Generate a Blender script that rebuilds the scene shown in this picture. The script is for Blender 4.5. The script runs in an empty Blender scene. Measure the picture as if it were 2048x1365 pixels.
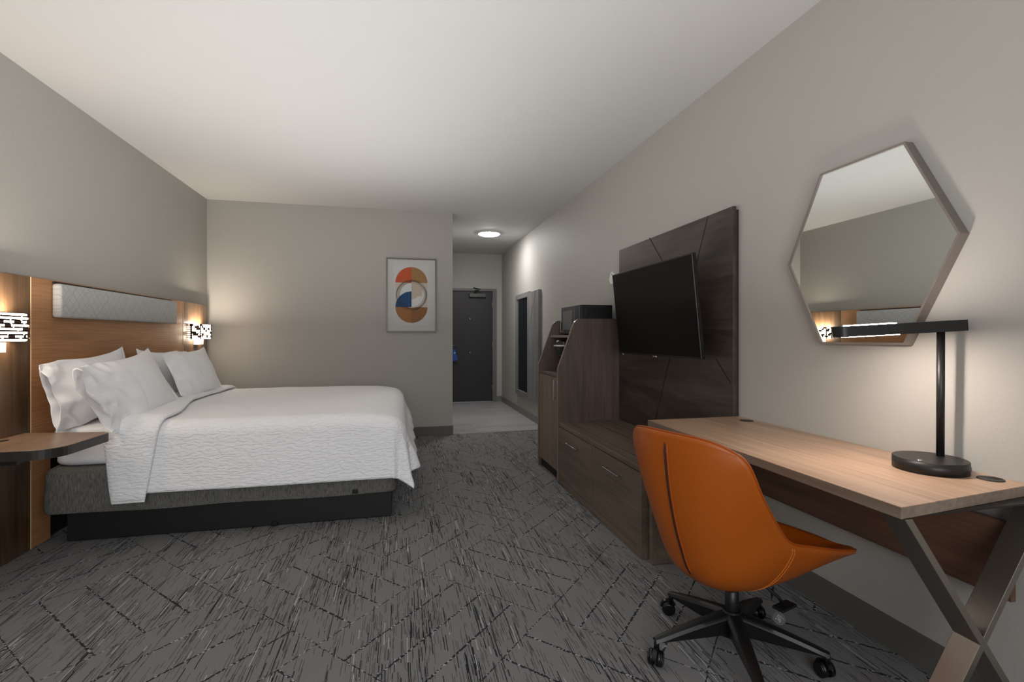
import bpy, bmesh, math, random
from mathutils import Vector, Matrix, noise
random.seed(7)
PI = math.pi
SC = bpy.context.scene
COL = SC.collection

# ------------------------------------------------------------------ camera, world, lights, exposure
FPX = 980.0
cam_d = bpy.data.cameras.new('camera'); cam = bpy.data.objects.new('camera', cam_d); COL.objects.link(cam)
cam_d.sensor_width = 36.0; cam_d.sensor_fit = 'HORIZONTAL'
cam_d.lens = FPX / 2048.0 * 36.0
cam_d.shift_y = -9.5 / 2048.0
cam_d.clip_start = 0.02; cam_d.clip_end = 60
YAW = math.atan(225.0 / FPX)
cam.location = (0, 0, 1.215); cam.rotation_euler = (PI / 2, 0, -YAW)
SC.camera = cam

w = bpy.data.worlds.new('world'); SC.world = w; w.use_nodes = True
w.node_tree.nodes['Background'].inputs[0].default_value = (0.62, 0.72, 0.9, 1)
w.node_tree.nodes['Background'].inputs[1].default_value = 0.6

SC.view_settings.view_transform = 'Standard'
SC.view_settings.look = 'None'
SC.view_settings.gamma = 1.0
SC.view_settings.use_curve_mapping = False
SC.view_settings.exposure = 0.0

def area(name, loc, target, size, power, col, sy=None):
    l = bpy.data.lights.new(name, 'AREA'); l.energy = power; l.color = col
    l.size = size
    if sy: l.shape = 'RECTANGLE'; l.size_y = sy
    o = bpy.data.objects.new(name, l); COL.objects.link(o); o.location = loc
    d = Vector(target) - Vector(loc)
    o.rotation_euler = d.to_track_quat('-Z', 'Y').to_euler()
    return o
# daylight through the window behind the camera, and an added, unseen mid-room fill lamp facing up in place of bounced flash
area('window_daylight', (0.0, -1.42, 1.45), (0.0, 3.0, 1.3), 2.0, 58, (0.97, 0.98, 1.0), 1.5)
area('ceiling_bounce_fill', (-0.35, 2.45, 1.35), (-0.35, 2.4501, 2.74), 2.2, 46, (1.0, 0.985, 0.965), 4.8).visible_camera = False

# ------------------------------------------------------------------ helpers
def lin(c):
    return tuple(((v / 255.0) / 12.92 if v / 255.0 <= 0.04045 else ((v / 255.0 + 0.055) / 1.055) ** 2.4) for v in c)

def new_mat(name):
    m = bpy.data.materials.new(name); m.use_nodes = True
    nt = m.node_tree; b = nt.nodes['Principled BSDF']
    return m, nt, b

def N(nt, t, **kw):
    n = nt.nodes.new(t)
    for k, v in kw.items(): setattr(n, k, v)
    return n

def plain(name, rgb, rough=0.5, metal=0.0, bump=0.0, bscale=200, var=0.04, spec=0.5, coat=0.0):
    m, nt, b = new_mat(name)
    tc = N(nt, 'ShaderNodeTexCoord'); nz = N(nt, 'ShaderNodeTexNoise')
    nz.inputs['Scale'].default_value = 6; nz.inputs['Detail'].default_value = 4
    nt.links.new(tc.outputs['Object'], nz.inputs['Vector'])
    mx = N(nt, 'ShaderNodeMixRGB'); c = lin(rgb)
    mx.inputs[1].default_value = (*[v * (1 - var) for v in c], 1); mx.inputs[2].default_value = (*[min(1, v * (1 + var)) for v in c], 1)
    nt.links.new(nz.outputs['Fac'], mx.inputs[0]); nt.links.new(mx.outputs[0], b.inputs['Base Color'])
    b.inputs['Roughness'].default_value = rough; b.inputs['Metallic'].default_value = metal
    b.inputs['Specular IOR Level'].default_value = spec
    if coat: b.inputs['Coat Weight'].default_value = coat
    if bump:
        n2 = N(nt, 'ShaderNodeTexNoise'); n2.inputs['Scale'].default_value = bscale; n2.inputs['Detail'].default_value = 3
        nt.links.new(tc.outputs['Object'], n2.inputs['Vector'])
        bp = N(nt, 'ShaderNodeBump'); bp.inputs['Strength'].default_value = bump; bp.inputs['Distance'].default_value = 0.002
        nt.links.new(n2.outputs['Fac'], bp.inputs['Height']); nt.links.new(bp.outputs[0], b.inputs['Normal'])
    return m

def wood(name, c1, c2, axis='Z', rough=0.42, fine=90, broad=9, contrast=1.0):
    m, nt, b = new_mat(name)
    tc = N(nt, 'ShaderNodeTexCoord')
    def mapped(across, along):
        mp = N(nt, 'ShaderNodeMapping')
        s = [across] * 3; s['XYZ'.index(axis)] = along
        mp.inputs['Scale'].default_value = s
        nt.links.new(tc.outputs['Object'], mp.inputs['Vector'])
        return mp
    a = N(nt, 'ShaderNodeTexNoise'); a.inputs['Scale'].default_value = 1; a.inputs['Detail'].default_value = 6
    a.inputs['Roughness'].default_value = 0.62; a.inputs['Distortion'].default_value = 0.7
    nt.links.new(mapped(broad, 0.9).outputs[0], a.inputs['Vector'])
    f = N(nt, 'ShaderNodeTexNoise'); f.inputs['Scale'].default_value = 1; f.inputs['Detail'].default_value = 4
    nt.links.new(mapped(fine, 2.2).outputs[0], f.inputs['Vector'])
    ra = N(nt, 'ShaderNodeMapRange'); ra.inputs[1].default_value = 0.5 - 0.2 / contrast; ra.inputs[2].default_value = 0.5 + 0.2 / contrast
    nt.links.new(a.outputs['Fac'], ra.inputs[0])
    mx = N(nt, 'ShaderNodeMixRGB'); mx.inputs[1].default_value = (*lin(c1), 1); mx.inputs[2].default_value = (*lin(c2), 1)
    nt.links.new(ra.outputs[0], mx.inputs[0])
    rf = N(nt, 'ShaderNodeMapRange'); rf.inputs[1].default_value = 0.3; rf.inputs[2].default_value = 0.6
    rf.inputs[3].default_value = 0.74; rf.inputs[4].default_value = 1.06
    nt.links.new(f.outputs['Fac'], rf.inputs[0])
    mu = N(nt, 'ShaderNodeMixRGB', blend_type='MULTIPLY'); mu.inputs[0].default_value = 1
    nt.links.new(mx.outputs[0], mu.inputs[1]); nt.links.new(rf.outputs[0], mu.inputs[2])
    nt.links.new(mu.outputs[0], b.inputs['Base Color'])
    b.inputs['Roughness'].default_value = rough
    bp = N(nt, 'ShaderNodeBump'); bp.inputs['Strength'].default_value = 0.12; bp.inputs['Distance'].default_value = 0.001
    nt.links.new(f.outputs['Fac'], bp.inputs['Height']); nt.links.new(bp.outputs[0], b.inputs['Normal'])
    return m

def emit(name, col, strength):
    m, nt, b = new_mat(name)
    b.inputs['Base Color'].default_value = (*col, 1)
    b.inputs['Emission Color'].default_value = (*col, 1); b.inputs['Emission Strength'].default_value = strength
    return m

ORG = {}
def worg(o):
    v = Vector(o.location)
    while o.parent: o = o.parent; v += Vector(o.location)
    return v

def tag(o, label=None, cat=None, group=None, kind=None):
    if label: o['label'] = label
    if cat: o['category'] = cat
    if group: o['group'] = group
    if kind: o['kind'] = kind
    return o

def thing(name, label, cat, loc, group=None):
    o = bpy.data.objects.new(name, None); COL.objects.link(o); o.location = loc; o.empty_display_size = 0.05
    return tag(o, label, cat, group)

def put(name, bm, mats, parent=None, smooth=False, label=None, autosmooth=None):
    """bm holds world coordinates; the object's origin goes to the parent's, or to the centre of its base."""
    if not isinstance(mats, (list, tuple)): mats = [mats]
    bmesh.ops.recalc_face_normals(bm, faces=bm.faces)
    if parent is not None: og = worg(parent)
    else:
        xs = [v.co.x for v in bm.verts]; ys = [v.co.y for v in bm.verts]; zs = [v.co.z for v in bm.verts]
        og = Vector(((min(xs) + max(xs)) / 2, (min(ys) + max(ys)) / 2, min(zs)))
    for v in bm.verts: v.co -= og
    me = bpy.data.meshes.new(name); bm.to_mesh(me); bm.free()
    for m in mats: me.materials.append(m)
    o = bpy.data.objects.new(name, me); COL.objects.link(o)
    if parent is not None: o.parent = parent
    else: o.location = og
    if smooth:
        for p in me.polygons: p.use_smooth = True
        if autosmooth is not None:
            try: me.set_sharp_from_angle(angle=autosmooth)
            except Exception: pass
    if label: o['label'] = label
    return o

def B(): return bmesh.new()

def box(bm, x0, x1, y0, y1, z0, z1, bev=0.0, mi=0, seg=2):
    t = bmesh.new()
    vs = [t.verts.new((x, y, z)) for x in (x0, x1) for y in (y0, y1) for z in (z0, z1)]
    for f in ((0, 1, 3, 2), (4, 6, 7, 5), (0, 4, 5, 1), (2, 3, 7, 6), (0, 2, 6, 4), (1, 5, 7, 3)):
        t.faces.new([vs[i] for i in f])
    if bev: bmesh.ops.bevel(t, geom=list(t.edges), offset=bev, segments=seg, profile=0.5, affect='EDGES')
    join(bm, t, mi)

def join(bm, t, mi=0, M=None):
    m = {}
    for v in t.verts: m[v] = bm.verts.new(M @ v.co if M else v.co)
    for f in t.faces:
        try:
            nf = bm.faces.new([m[v] for v in f.verts]); nf.material_index = mi; nf.smooth = f.smooth
        except ValueError: pass
    t.free()

def poly(bm, pts, vec, mi=0, bev=0.0):
    """prism: polygon pts (3d) extruded by vec"""
    t = bmesh.new(); vec = Vector(vec)
    a = [t.verts.new(p) for p in pts]; b = [t.verts.new(Vector(p) + vec) for p in pts]
    t.faces.new(a); t.faces.new(b[::-1])
    n = len(pts)
    for i in range(n): t.faces.new((a[i], a[(i + 1) % n], b[(i + 1) % n], b[i]))
    bmesh.ops.recalc_face_normals(t, faces=t.faces)
    if bev: bmesh.ops.bevel(t, geom=list(t.edges), offset=bev, segments=2, profile=0.5, affect='EDGES')
    join(bm, t, mi)

def cyl(bm, p0, p1, r0, r1=None, n=24, mi=0, caps=True):
    r1 = r0 if r1 is None else r1
    p0 = Vector(p0); p1 = Vector(p1); d = (p1 - p0).normalized()
    u = d.orthogonal().normalized(); v = d.cross(u)
    A = []; Bv = []
    for i in range(n):
        a = 2 * PI * i / n; e = u * math.cos(a) + v * math.sin(a)
        A.append(bm.verts.new(p0 + e * r0)); Bv.append(bm.verts.new(p1 + e * r1))
    for i in range(n):
        f = bm.faces.new((A[i], A[(i + 1) % n], Bv[(i + 1) % n], Bv[i])); f.material_index = mi; f.smooth = True
    if caps:
        for q in (A, Bv): bm.faces.new(q).material_index = mi

def tube(bm, pts, r, n=10, mi=0, closed=False):
    pts = [Vector(p) for p in pts]; rings = []
    up = None
    for i, p in enumerate(pts):
        a = pts[i - 1] if (i > 0 or closed) else p; b = pts[(i + 1) % len(pts)] if (i < len(pts) - 1 or closed) else p
        d = (b - a).normalized()
        if up is None: up = d.orthogonal().normalized()
        up = (up - d * up.dot(d)).normalized(); v = d.cross(up)
        rr = r[i] if isinstance(r, (list, tuple)) else r
        rings.append([bm.verts.new(p + (up * math.cos(2 * PI * k / n) + v * math.sin(2 * PI * k / n)) * rr) for k in range(n)])
    m = len(rings)
    for i in range(m if closed else m - 1):
        for k in range(n):
            f = bm.faces.new((rings[i][k], rings[i][(k + 1) % n], rings[(i + 1) % m][(k + 1) % n], rings[(i + 1) % m][k]))
            f.material_index = mi; f.smooth = True
    if not closed:
        bm.faces.new(rings[0]).material_index = mi; bm.faces.new(rings[-1]).material_index = mi

def grid(bm, fn, nu, nv, closed_u=False, mi=0, smooth=True):
    V = [[bm.verts.new(fn(i / nu if closed_u else i / nu, j / nv)) for i in range(nu if closed_u else nu + 1)] for j in range(nv + 1)]
    w_ = len(V[0])
    for j in range(nv):
        for i in range(nu):
            a = (i + 1) % w_
            try:
                f = bm.faces.new((V[j][i], V[j][a], V[j + 1][a], V[j + 1][i])); f.material_index = mi; f.smooth = smooth
            except ValueError: pass
    return V

def rot_box(bm, c, ax, hx, hy, hz, bev=0.0, mi=0):
    """box centred at c with axes ax=(u,v,w) unit vectors and half sizes"""
    t = bmesh.new(); box(t, -hx, hx, -hy, hy, -hz, hz, bev)
    M = Matrix((ax[0], ax[1], ax[2])).transposed().to_4x4(); M.translation = Vector(c)
    join(bm, t, mi, M)

def interp(st, v):
    """Catmull-Rom through stations [(v, tuple)]"""
    ks = [s[0] for s in st]
    i = max(0, min(len(ks) - 2, next((k - 1 for k in range(1, len(ks)) if v <= ks[k]), len(ks) - 2)))
    p1, p2 = st[i][1], st[i + 1][1]
    p0 = st[i - 1][1] if i > 0 else tuple(2 * a - b for a, b in zip(p1, p2))
    p3 = st[i + 2][1] if i + 2 < len(st) else tuple(2 * b - a for a, b in zip(p1, p2))
    t = (v - ks[i]) / (ks[i + 1] - ks[i]); t = max(0, min(1, t))
    return [0.5 * (2 * b + (c - a) * t + (2 * a - 5 * b + 4 * c - d) * t * t + (3 * b - a - 3 * c + d) * t ** 3) for a, b, c, d in zip(p0, p1, p2, p3)]

# ------------------------------------------------------------------ materials
M_wall = plain('wall_paint', (171, 168, 162), 0.62, bump=0.35, bscale=140, var=0.012, spec=0.35)
M_ceil = plain('ceiling_paint', (206, 205, 203), 0.75, bump=0.25, bscale=180, var=0.01, spec=0.2)
M_base = plain('grey_baseboard', (92, 91, 87), 0.5, var=0.02)
M_tilebase = plain('tile_baseboard', (120, 118, 115), 0.4, var=0.06)
M_black = plain('black_plastic', (17, 17, 18), 0.42)
M_blackmetal = plain('black_metal', (34, 33, 32), 0.42, metal=0.35)
M_satin = plain('satin_black', (12, 12, 13), 0.33)
M_screen = plain('screen_glass', (3, 3, 4), 0.38, var=0.01, spec=0.14)
M_chrome = plain('brushed_nickel', (190, 186, 180), 0.25, metal=1.0)
M_steel = plain('brushed_steel', (150, 143, 134), 0.33, metal=0.9, bump=0.1, bscale=300)
M_mirror = plain('mirror_glass', (236, 240, 238), 0.0, metal=1.0, var=0.0)
M_white_fab = plain('white_cotton', (243, 243, 245), 0.85, bump=0.12, bscale=500, var=0.01, spec=0.2)
M_oak = wood('headboard_oak', (160, 112, 72), (190, 140, 96), 'Y', 0.42, 110, 7, 0.9)
M_walnut_v = wood('pilaster_walnut', (60, 44, 31), (104, 79, 56), 'Z', 0.33, 80, 11, 1.2)
M_cab_v = wood('cabinet_laminate', (78, 65, 57), (102, 86, 76), 'Z', 0.45, 70, 8, 1.0)
M_cab_door = wood('cabinet_door_laminate', (108, 92, 78), (130, 112, 96), 'Z', 0.45, 70, 8, 1.0)
M_cab_h = wood('dresser_laminate', (94, 82, 70), (116, 102, 88), 'Y', 0.45, 80, 9, 1.0)
M_tvwood = wood('dark_walnut_panel', (42, 35, 31), (82, 70, 62), 'Y', 0.34, 60, 6, 1.2)
M_tvside = wood('dark_walnut_edge', (44, 34, 29), (58, 46, 39), 'Z', 0.4, 60, 10, 1.0)
M_desk = wood('desk_oak_laminate', (152, 124, 102), (182, 152, 128), 'Y', 0.36, 75, 8, 0.9)
M_deskedge = wood('desk_edge_laminate', (112, 97, 84), (134, 117, 102), 'Y', 0.42, 75, 8, 0.8)
M_apron = wood('desk_apron_laminate', (88, 64, 50), (108, 80, 63), 'Y', 0.45, 60, 8, 1.0)
M_grey_v = wood('grey_panel_laminate', (112, 110, 110), (142, 140, 140), 'Z', 0.42, 80, 9, 1.0)
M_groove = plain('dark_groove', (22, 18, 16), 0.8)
M_orange = plain('orange_leather', (163, 79, 6), 0.40, bump=0.25, bscale=420, var=0.03, spec=0.45)
M_orange_d = plain('orange_piping', (150, 66, 8), 0.45, spec=0.4)
M_seam = plain('dark_seam', (46, 18, 4), 0.7)
M_stitch = plain('stitch_thread', (222, 128, 52), 0.6)
M_door = plain('entry_door_paint', (40, 38, 38), 0.5, var=0.03)
M_doorframe = plain('door_frame_paint', (104, 103, 100), 0.45)
M_white_pl = plain('white_plastic', (228, 227, 222), 0.4)

def mat_boxspring():
    m, nt, b = new_mat('boxspring_fabric')
    tc = N(nt, 'ShaderNodeTexCoord')
    mp = N(nt, 'ShaderNodeMapping'); mp.inputs['Scale'].default_value = (330, 330, 26)
    nt.links.new(tc.outputs['Object'], mp.inputs['Vector'])
    nz = N(nt, 'ShaderNodeTexNoise'); nz.inputs['Scale'].default_value = 1; nz.inputs['Detail'].default_value = 3
    nt.links.new(mp.outputs[0], nz.inputs['Vector'])
    mr = N(nt, 'ShaderNodeMapRange'); mr.inputs[1].default_value = .3; mr.inputs[2].default_value = .7
    nt.links.new(nz.outputs['Fac'], mr.inputs[0])
    mx = N(nt, 'ShaderNodeMixRGB'); mx.inputs[1].default_value = (*lin((76, 75, 71)), 1); mx.inputs[2].default_value = (*lin((132, 130, 124)), 1)
    nt.links.new(mr.outputs[0], mx.inputs[0]); nt.links.new(mx.outputs[0], b.inputs['Base Color'])
    b.inputs['Roughness'].default_value = .9; b.inputs['Specular IOR Level'].default_value = .15
    bp = N(nt, 'ShaderNodeBump'); bp.inputs['Strength'].default_value = .3; bp.inputs['Distance'].default_value = .001
    nt.links.new(nz.outputs['Fac'], bp.inputs['Height']); nt.links.new(bp.outputs[0], b.inputs['Normal'])
    return m
M_boxspring = mat_boxspring()

def mat_matelasse():
    m, nt, b = new_mat('rippled_white_coverlet')
    tc = N(nt, 'ShaderNodeTexCoord')
    wn = N(nt, 'ShaderNodeTexNoise'); wn.inputs['Scale'].default_value = 9; wn.inputs['Detail'].default_value = 2
    nt.links.new(tc.outputs['Object'], wn.inputs['Vector'])
    sc = N(nt, 'ShaderNodeVectorMath', operation='SCALE'); sc.inputs['Scale'].default_value = 0.03
    nt.links.new(wn.outputs['Color'], sc.inputs[0])
    ad = N(nt, 'ShaderNodeVectorMath', operation='ADD')
    nt.links.new(tc.outputs['Object'], ad.inputs[0]); nt.links.new(sc.outputs[0], ad.inputs[1])
    mp = N(nt, 'ShaderNodeMapping'); mp.inputs['Scale'].default_value = (24, 82, 82); mp.inputs['Rotation'].default_value = (0, 0.12, 0.1)
    nt.links.new(ad.outputs[0], mp.inputs['Vector'])
    nz = N(nt, 'ShaderNodeTexNoise'); nz.inputs['Scale'].default_value = 1; nz.inputs['Detail'].default_value = 1.0
    nt.links.new(mp.outputs[0], nz.inputs['Vector'])
    mr = N(nt, 'ShaderNodeMapRange', interpolation_type='SMOOTHSTEP'); mr.inputs[1].default_value = .36; mr.inputs[2].default_value = .58
    nt.links.new(nz.outputs['Fac'], mr.inputs[0])
    bp = N(nt, 'ShaderNodeBump'); bp.inputs['Strength'].default_value = .55; bp.inputs['Distance'].default_value = .0045
    nt.links.new(mr.outputs[0], bp.inputs['Height']); nt.links.new(bp.outputs[0], b.inputs['Normal'])
    b.inputs['Base Color'].default_value = (*lin((244, 244, 246)), 1)
    b.inputs['Roughness'].default_value = .85; b.inputs['Specular IOR Level'].default_value = .2
    return m
M_duvet = mat_matelasse()

def mat_carpet():
    m, nt, b = new_mat('carpet_pattern')
    L = nt.links.new
    tc = N(nt, 'ShaderNodeTexCoord'); sx = N(nt, 'ShaderNodeSeparateXYZ'); L(tc.outputs['Object'], sx.inputs[0])
    def mth(op, a, bb=None, c=None):
        n = N(nt, 'ShaderNodeMath', operation=op)
        for i, v in enumerate((a, bb, c)):
            if v is None: continue
            if isinstance(v, (int, float)): n.inputs[i].default_value = v
            else: L(v, n.inputs[i])
        return n.outputs[0]
    X, Y = sx.outputs[0], sx.outputs[1]
    # woven dashes running along the room
    nz = N(nt, 'ShaderNodeTexNoise'); nz.inputs['Scale'].default_value = 70; nz.inputs['Detail'].default_value = 2
    mpn = N(nt, 'ShaderNodeMapping'); mpn.inputs['Scale'].default_value = (0.3, 0.12, 1); L(tc.outputs['Object'], mpn.inputs[0]); L(mpn.outputs[0], nz.inputs['Vector'])
    Xw = mth('ADD', X, mth('MULTIPLY', mth('SUBTRACT', nz.outputs['Fac'], .5), .006))
    def dashes(wid, ln, seed, thr):
        col = mth('FLOOR', mth('DIVIDE', Xw, wid))
        w1 = N(nt, 'ShaderNodeTexWhiteNoise', noise_dimensions='2D'); cb = N(nt, 'ShaderNodeCombineXYZ'); L(col, cb.inputs[0]); cb.inputs[1].default_value = seed
        L(cb.outputs[0], w1.inputs['Vector'])
        yy = mth('DIVIDE', mth('ADD', Y, mth('MULTIPLY', w1.outputs['Value'], 9.3)), ln)
        row = mth('FLOOR', yy)
        w2 = N(nt, 'ShaderNodeTexWhiteNoise', noise_dimensions='3D'); cb2 = N(nt, 'ShaderNodeCombineXYZ')
        L(col, cb2.inputs[0]); L(row, cb2.inputs[1]); cb2.inputs[2].default_value = seed + 3.3; L(cb2.outputs[0], w2.inputs['Vector'])
        # each dash fills a random share of its slot
        sp = N(nt, 'ShaderNodeSeparateXYZ'); L(w2.outputs['Color'], sp.inputs[0])
        fr = mth('FRACT', yy)
        fill = mth('LESS_THAN', fr, mth('ADD', .25, mth('MULTIPLY', sp.outputs[1], .75)))
        return mth('MULTIPLY', mth('LESS_THAN', w2.outputs['Value'], thr), fill)
    # broad patches where streaks are dense or absent
    nb = N(nt, 'ShaderNodeTexNoise'); nb.inputs['Scale'].default_value = 1.0; nb.inputs['Detail'].default_value = 3
    mb = N(nt, 'ShaderNodeMapping'); mb.inputs['Scale'].default_value = (7, 1.4, 1); L(tc.outputs['Object'], mb.inputs[0]); L(mb.outputs[0], nb.inputs['Vector'])
    dens = mth('SUBTRACT', nb.outputs['Fac'], .5)
    dk = dashes(.0034, .22, 1.7, mth('ADD', .075, mth('MULTIPLY', dens, .75)))
    dk2 = dashes(.0023, .13, 5.1, mth('ADD', .19, mth('MULTIPLY', dens, 1.2)))
    lt = dashes(.0036, .17, 9.4, mth('ADD', .016, mth('MULTIPLY', dens, .20)))
    # parquet of diagonal braided lines
    p = mth('ADD', mth('MULTIPLY', mth('ADD', X, mth('MULTIPLY', Y, .96)), .7071), .27); q = mth('ADD', mth('MULTIPLY', mth('SUBTRACT', X, mth('MULTIPLY', Y, .96)), .7071), .02)
    CE = .66
    pi_ = mth('FLOOR', mth('DIVIDE', p, CE)); qi = mth('FLOOR', mth('DIVIDE', q, CE))
    par = mth('MODULO', mth('ABSOLUTE', mth('ADD', pi_, qi)), 2)
    sel = mth('ADD', mth('MULTIPLY', p, par), mth('MULTIPLY', q, mth('SUBTRACT', 1, par)))
    jit = N(nt, 'ShaderNodeTexNoise'); jit.inputs['Scale'].default_value = 90; jit.inputs['Detail'].default_value = 1; L(tc.outputs['Object'], jit.inputs['Vector'])
    selj = mth('ADD', sel, mth('MULTIPLY', mth('SUBTRACT', jit.outputs['Fac'], .5), .010))
    dd = mth('ABSOLUTE', mth('SUBTRACT', mth('FRACT', mth('DIVIDE', selj, CE / 4.0)), .5))
    line = mth('GREATER_THAN', dd, .5 - .0046 / (CE / 4.0))
    # braid: alternating dark and light knots
    vo = N(nt, 'ShaderNodeTexVoronoi'); vo.inputs['Scale'].default_value = 120; L(tc.outputs['Object'], vo.inputs['Vector'])
    vsp = N(nt, 'ShaderNodeSeparateXYZ'); L(vo.outputs['Color'], vsp.inputs[0])
    knot_l = mth('MULTIPLY', line, mth('GREATER_THAN', vsp.outputs[0], .80))
    knot_d = mth('MULTIPLY', line, mth('LESS_THAN', vsp.outputs[0], .70))
    # pile
    pn = N(nt, 'ShaderNodeTexNoise'); pn.inputs['Scale'].default_value = 420; pn.inputs['Detail'].default_value = 3; L(tc.outputs['Object'], pn.inputs['Vector'])
    basec = N(nt, 'ShaderNodeMixRGB'); basec.inputs[1].default_value = (*lin((97, 97, 97)), 1); basec.inputs[2].default_value = (*lin((145, 145, 145)), 1)
    L(mth('MULTIPLY_ADD', mth('SUBTRACT', pn.outputs['Fac'], .5), 1.8, .5), basec.inputs[0])
    def over(prev, fac, rgb, s=1.0):
        n = N(nt, 'ShaderNodeMixRGB'); L(mth('MULTIPLY', fac, s), n.inputs[0]); L(prev, n.inputs[1]); n.inputs[2].default_value = (*lin(rgb), 1); return n.outputs[0]
    c = over(basec.outputs[0], dk2, (58, 57, 58), .75)
    c = over(c, dk, (36, 35, 37), .95)
    c = over(c, lt, (176, 176, 179), .9)
    c = over(c, knot_d, (42, 41, 43), .95)
    c = over(c, knot_l, (165, 165, 166), .9)
    L(c, b.inputs['Base Color'])
    b.inputs['Roughness'].default_value = .95; b.inputs['Specular IOR Level'].default_value = .1
    h = mth('SUBTRACT', mth('ADD', pn.outputs['Fac'], mth('MULTIPLY', lt, .6)), mth('MULTIPLY', line, .5))
    bp = N(nt, 'ShaderNodeBump'); bp.inputs['Strength'].default_value = .5; bp.inputs['Distance'].default_value = .003
    L(h, bp.inputs['Height']); L(bp.outputs[0], b.inputs['Normal'])
    return m
M_carpet = mat_carpet()

def mat_tile():
    m, nt, b = new_mat('grey_plank_tile')
    L = nt.links.new
    tc = N(nt, 'ShaderNodeTexCoord')
    br = N(nt, 'ShaderNodeTexBrick'); br.offset = .37
    br.inputs['Scale'].default_value = 1; br.inputs['Brick Width'].default_value = .9; br.inputs['Row Height'].default_value = .17
    br.inputs['Mortar Size'].default_value = .0035
    br.inputs['Color1'].default_value = (*lin((150, 148, 147)), 1); br.inputs['Color2'].default_value = (*lin((164, 162, 161)), 1)
    br.inputs['Mortar'].default_value = (*lin((182, 181, 180)), 1)
    L(tc.outputs['Object'], br.inputs['Vector'])
    mp = N(nt, 'ShaderNodeMapping'); mp.inputs['Scale'].default_value = (3, 45, 1); L(tc.outputs['Object'], mp.inputs[0])
    nz = N(nt, 'ShaderNodeTexNoise'); nz.inputs['Scale'].default_value = 1; nz.inputs['Detail'].default_value = 5; L(mp.outputs[0], nz.inputs['Vector'])
    mr = N(nt, 'ShaderNodeMapRange'); mr.inputs[3].default_value = .78; mr.inputs[4].default_value = 1.15; mr.inputs[1].default_value = .3; mr.inputs[2].default_value = .7
    L(nz.outputs['Fac'], mr.inputs[0])
    mu = N(nt, 'ShaderNodeMixRGB', blend_type='MULTIPLY'); mu.inputs[0].default_value = 1
    L(br.outputs['Color'], mu.inputs[1]); L(mr.outputs[0], mu.inputs[2]); L(mu.outputs[0], b.inputs['Base Color'])
    b.inputs['Roughness'].default_value = .38
    return m
M_tile = mat_tile()

def mat_cushion():
    m, nt, b = new_mat('cushion_geometric_weave')
    L = nt.links.new
    tc = N(nt, 'ShaderNodeTexCoord')
    def hexl(scale, wd):
        v = N(nt, 'ShaderNodeTexVoronoi', feature='DISTANCE_TO_EDGE'); v.inputs['Scale'].default_value = scale; v.inputs['Randomness'].default_value = .35
        mp = N(nt, 'ShaderNodeMapping'); mp.inputs['Rotation'].default_value = (PI / 4, 0, 0); mp.inputs['Scale'].default_value = (0.01, 1, 1)
        L(tc.outputs['Object'], mp.inputs[0]); L(mp.outputs[0], v.inputs['Vector'])
        c = N(nt, 'ShaderNodeMath', operation='LESS_THAN'); c.inputs[1].default_value = wd; L(v.outputs['Distance'], c.inputs[0]); return c
    a = hexl(22, .05); c2 = hexl(11, .03)
    mxm = N(nt, 'ShaderNodeMath', operation='MAXIMUM'); L(a.outputs[0], mxm.inputs[0]); L(c2.outputs[0], mxm.inputs[1])
    mx = N(nt, 'ShaderNodeMixRGB'); mx.inputs[1].default_value = (*lin((186, 186, 185)), 1); mx.inputs[2].default_value = (*lin((172, 172, 172)), 1)
    L(mxm.outputs[0], mx.inputs[0]); L(mx.outputs[0], b.inputs['Base Color'])
    b.inputs['Roughness'].default_value = .8; b.inputs['Specular IOR Level'].default_value = .2
    return m
M_cushion = mat_cushion()

# ------------------------------------------------------------------ room shell
XL, XR, YB, YD, XP, HC, YW = -2.087, 1.863, 6.07, 8.97, 0.64, 2.74, -1.5
def struct(name, bm, m, parent=None):
    o = put(name, bm, m, parent)
    if parent is None: o['kind'] = 'structure'
    return o
b = B(); box(b, XL - .12, XR + .12, YW - .12, YB + .02, -.1, 0); struct('floor', b, M_carpet)
b = B(); box(b, XP, XR + .12, YB + .02, YD + .12, -.1, 0.0); struct('floor_entry', b, M_tile)
b = B(); box(b, XL - .12, XR + .12, YW - .12, YD + .12, HC, HC + .1); struct('ceiling', b, M_ceil)
b = B(); box(b, XL - .12, XL, YW - .12, YB, 0, HC); struct('wall_left', b, M_wall)
b = B(); box(b, XR, XR + .12, YW - .12, YD + .12, 0, HC); struct('wall_right', b, M_wall)
b = B(); box(b, XL - .12, XP, YB, YD + .12, 0, HC); struct('wall_partition', b, M_wall)
# door wall with an opening
DX0, DX1, DZ = .735, 1.763, 2.095
b = B(); box(b, XP, DX0, YD, YD + .12, 0, HC); box(b, DX1, XR, YD, YD + .12, 0, HC); box(b, DX0, DX1, YD, YD + .12, DZ, HC); struct('wall_back', b, M_wall)
# window wall behind the camera
b = B(); WX, WZ0, WZ1 = 1.05, .75, 2.2
box(b, XL, -WX, YW - .12, YW, 0, HC); box(b, WX, XR, YW - .12, YW, 0, HC); box(b, -WX, WX, YW - .12, YW, 0, WZ0); box(b, -WX, WX, YW - .12, YW, WZ1, HC)
struct('wall_front', b, M_wall)
b = B()
for x0, x1, z0, z1 in ((-WX, WX, WZ0, WZ0 + .05), (-WX, WX, WZ1 - .05, WZ1), (-WX, -WX + .05, WZ0 + .05, WZ1 - .05), (WX - .05, WX, WZ0 + .05, WZ1 - .05), (-.025, .025, WZ0 + .05, WZ1 - .05)):
    box(b, x0, x1, YW - .09, YW - .03, z0, z1)
win = struct('window_1', b, M_doorframe)
mg, ntg, bg = new_mat('window_glass'); bg.inputs['Transmission Weight'].default_value = 1; bg.inputs['Roughness'].default_value = 0; bg.inputs['IOR'].default_value = 1.0
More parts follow.
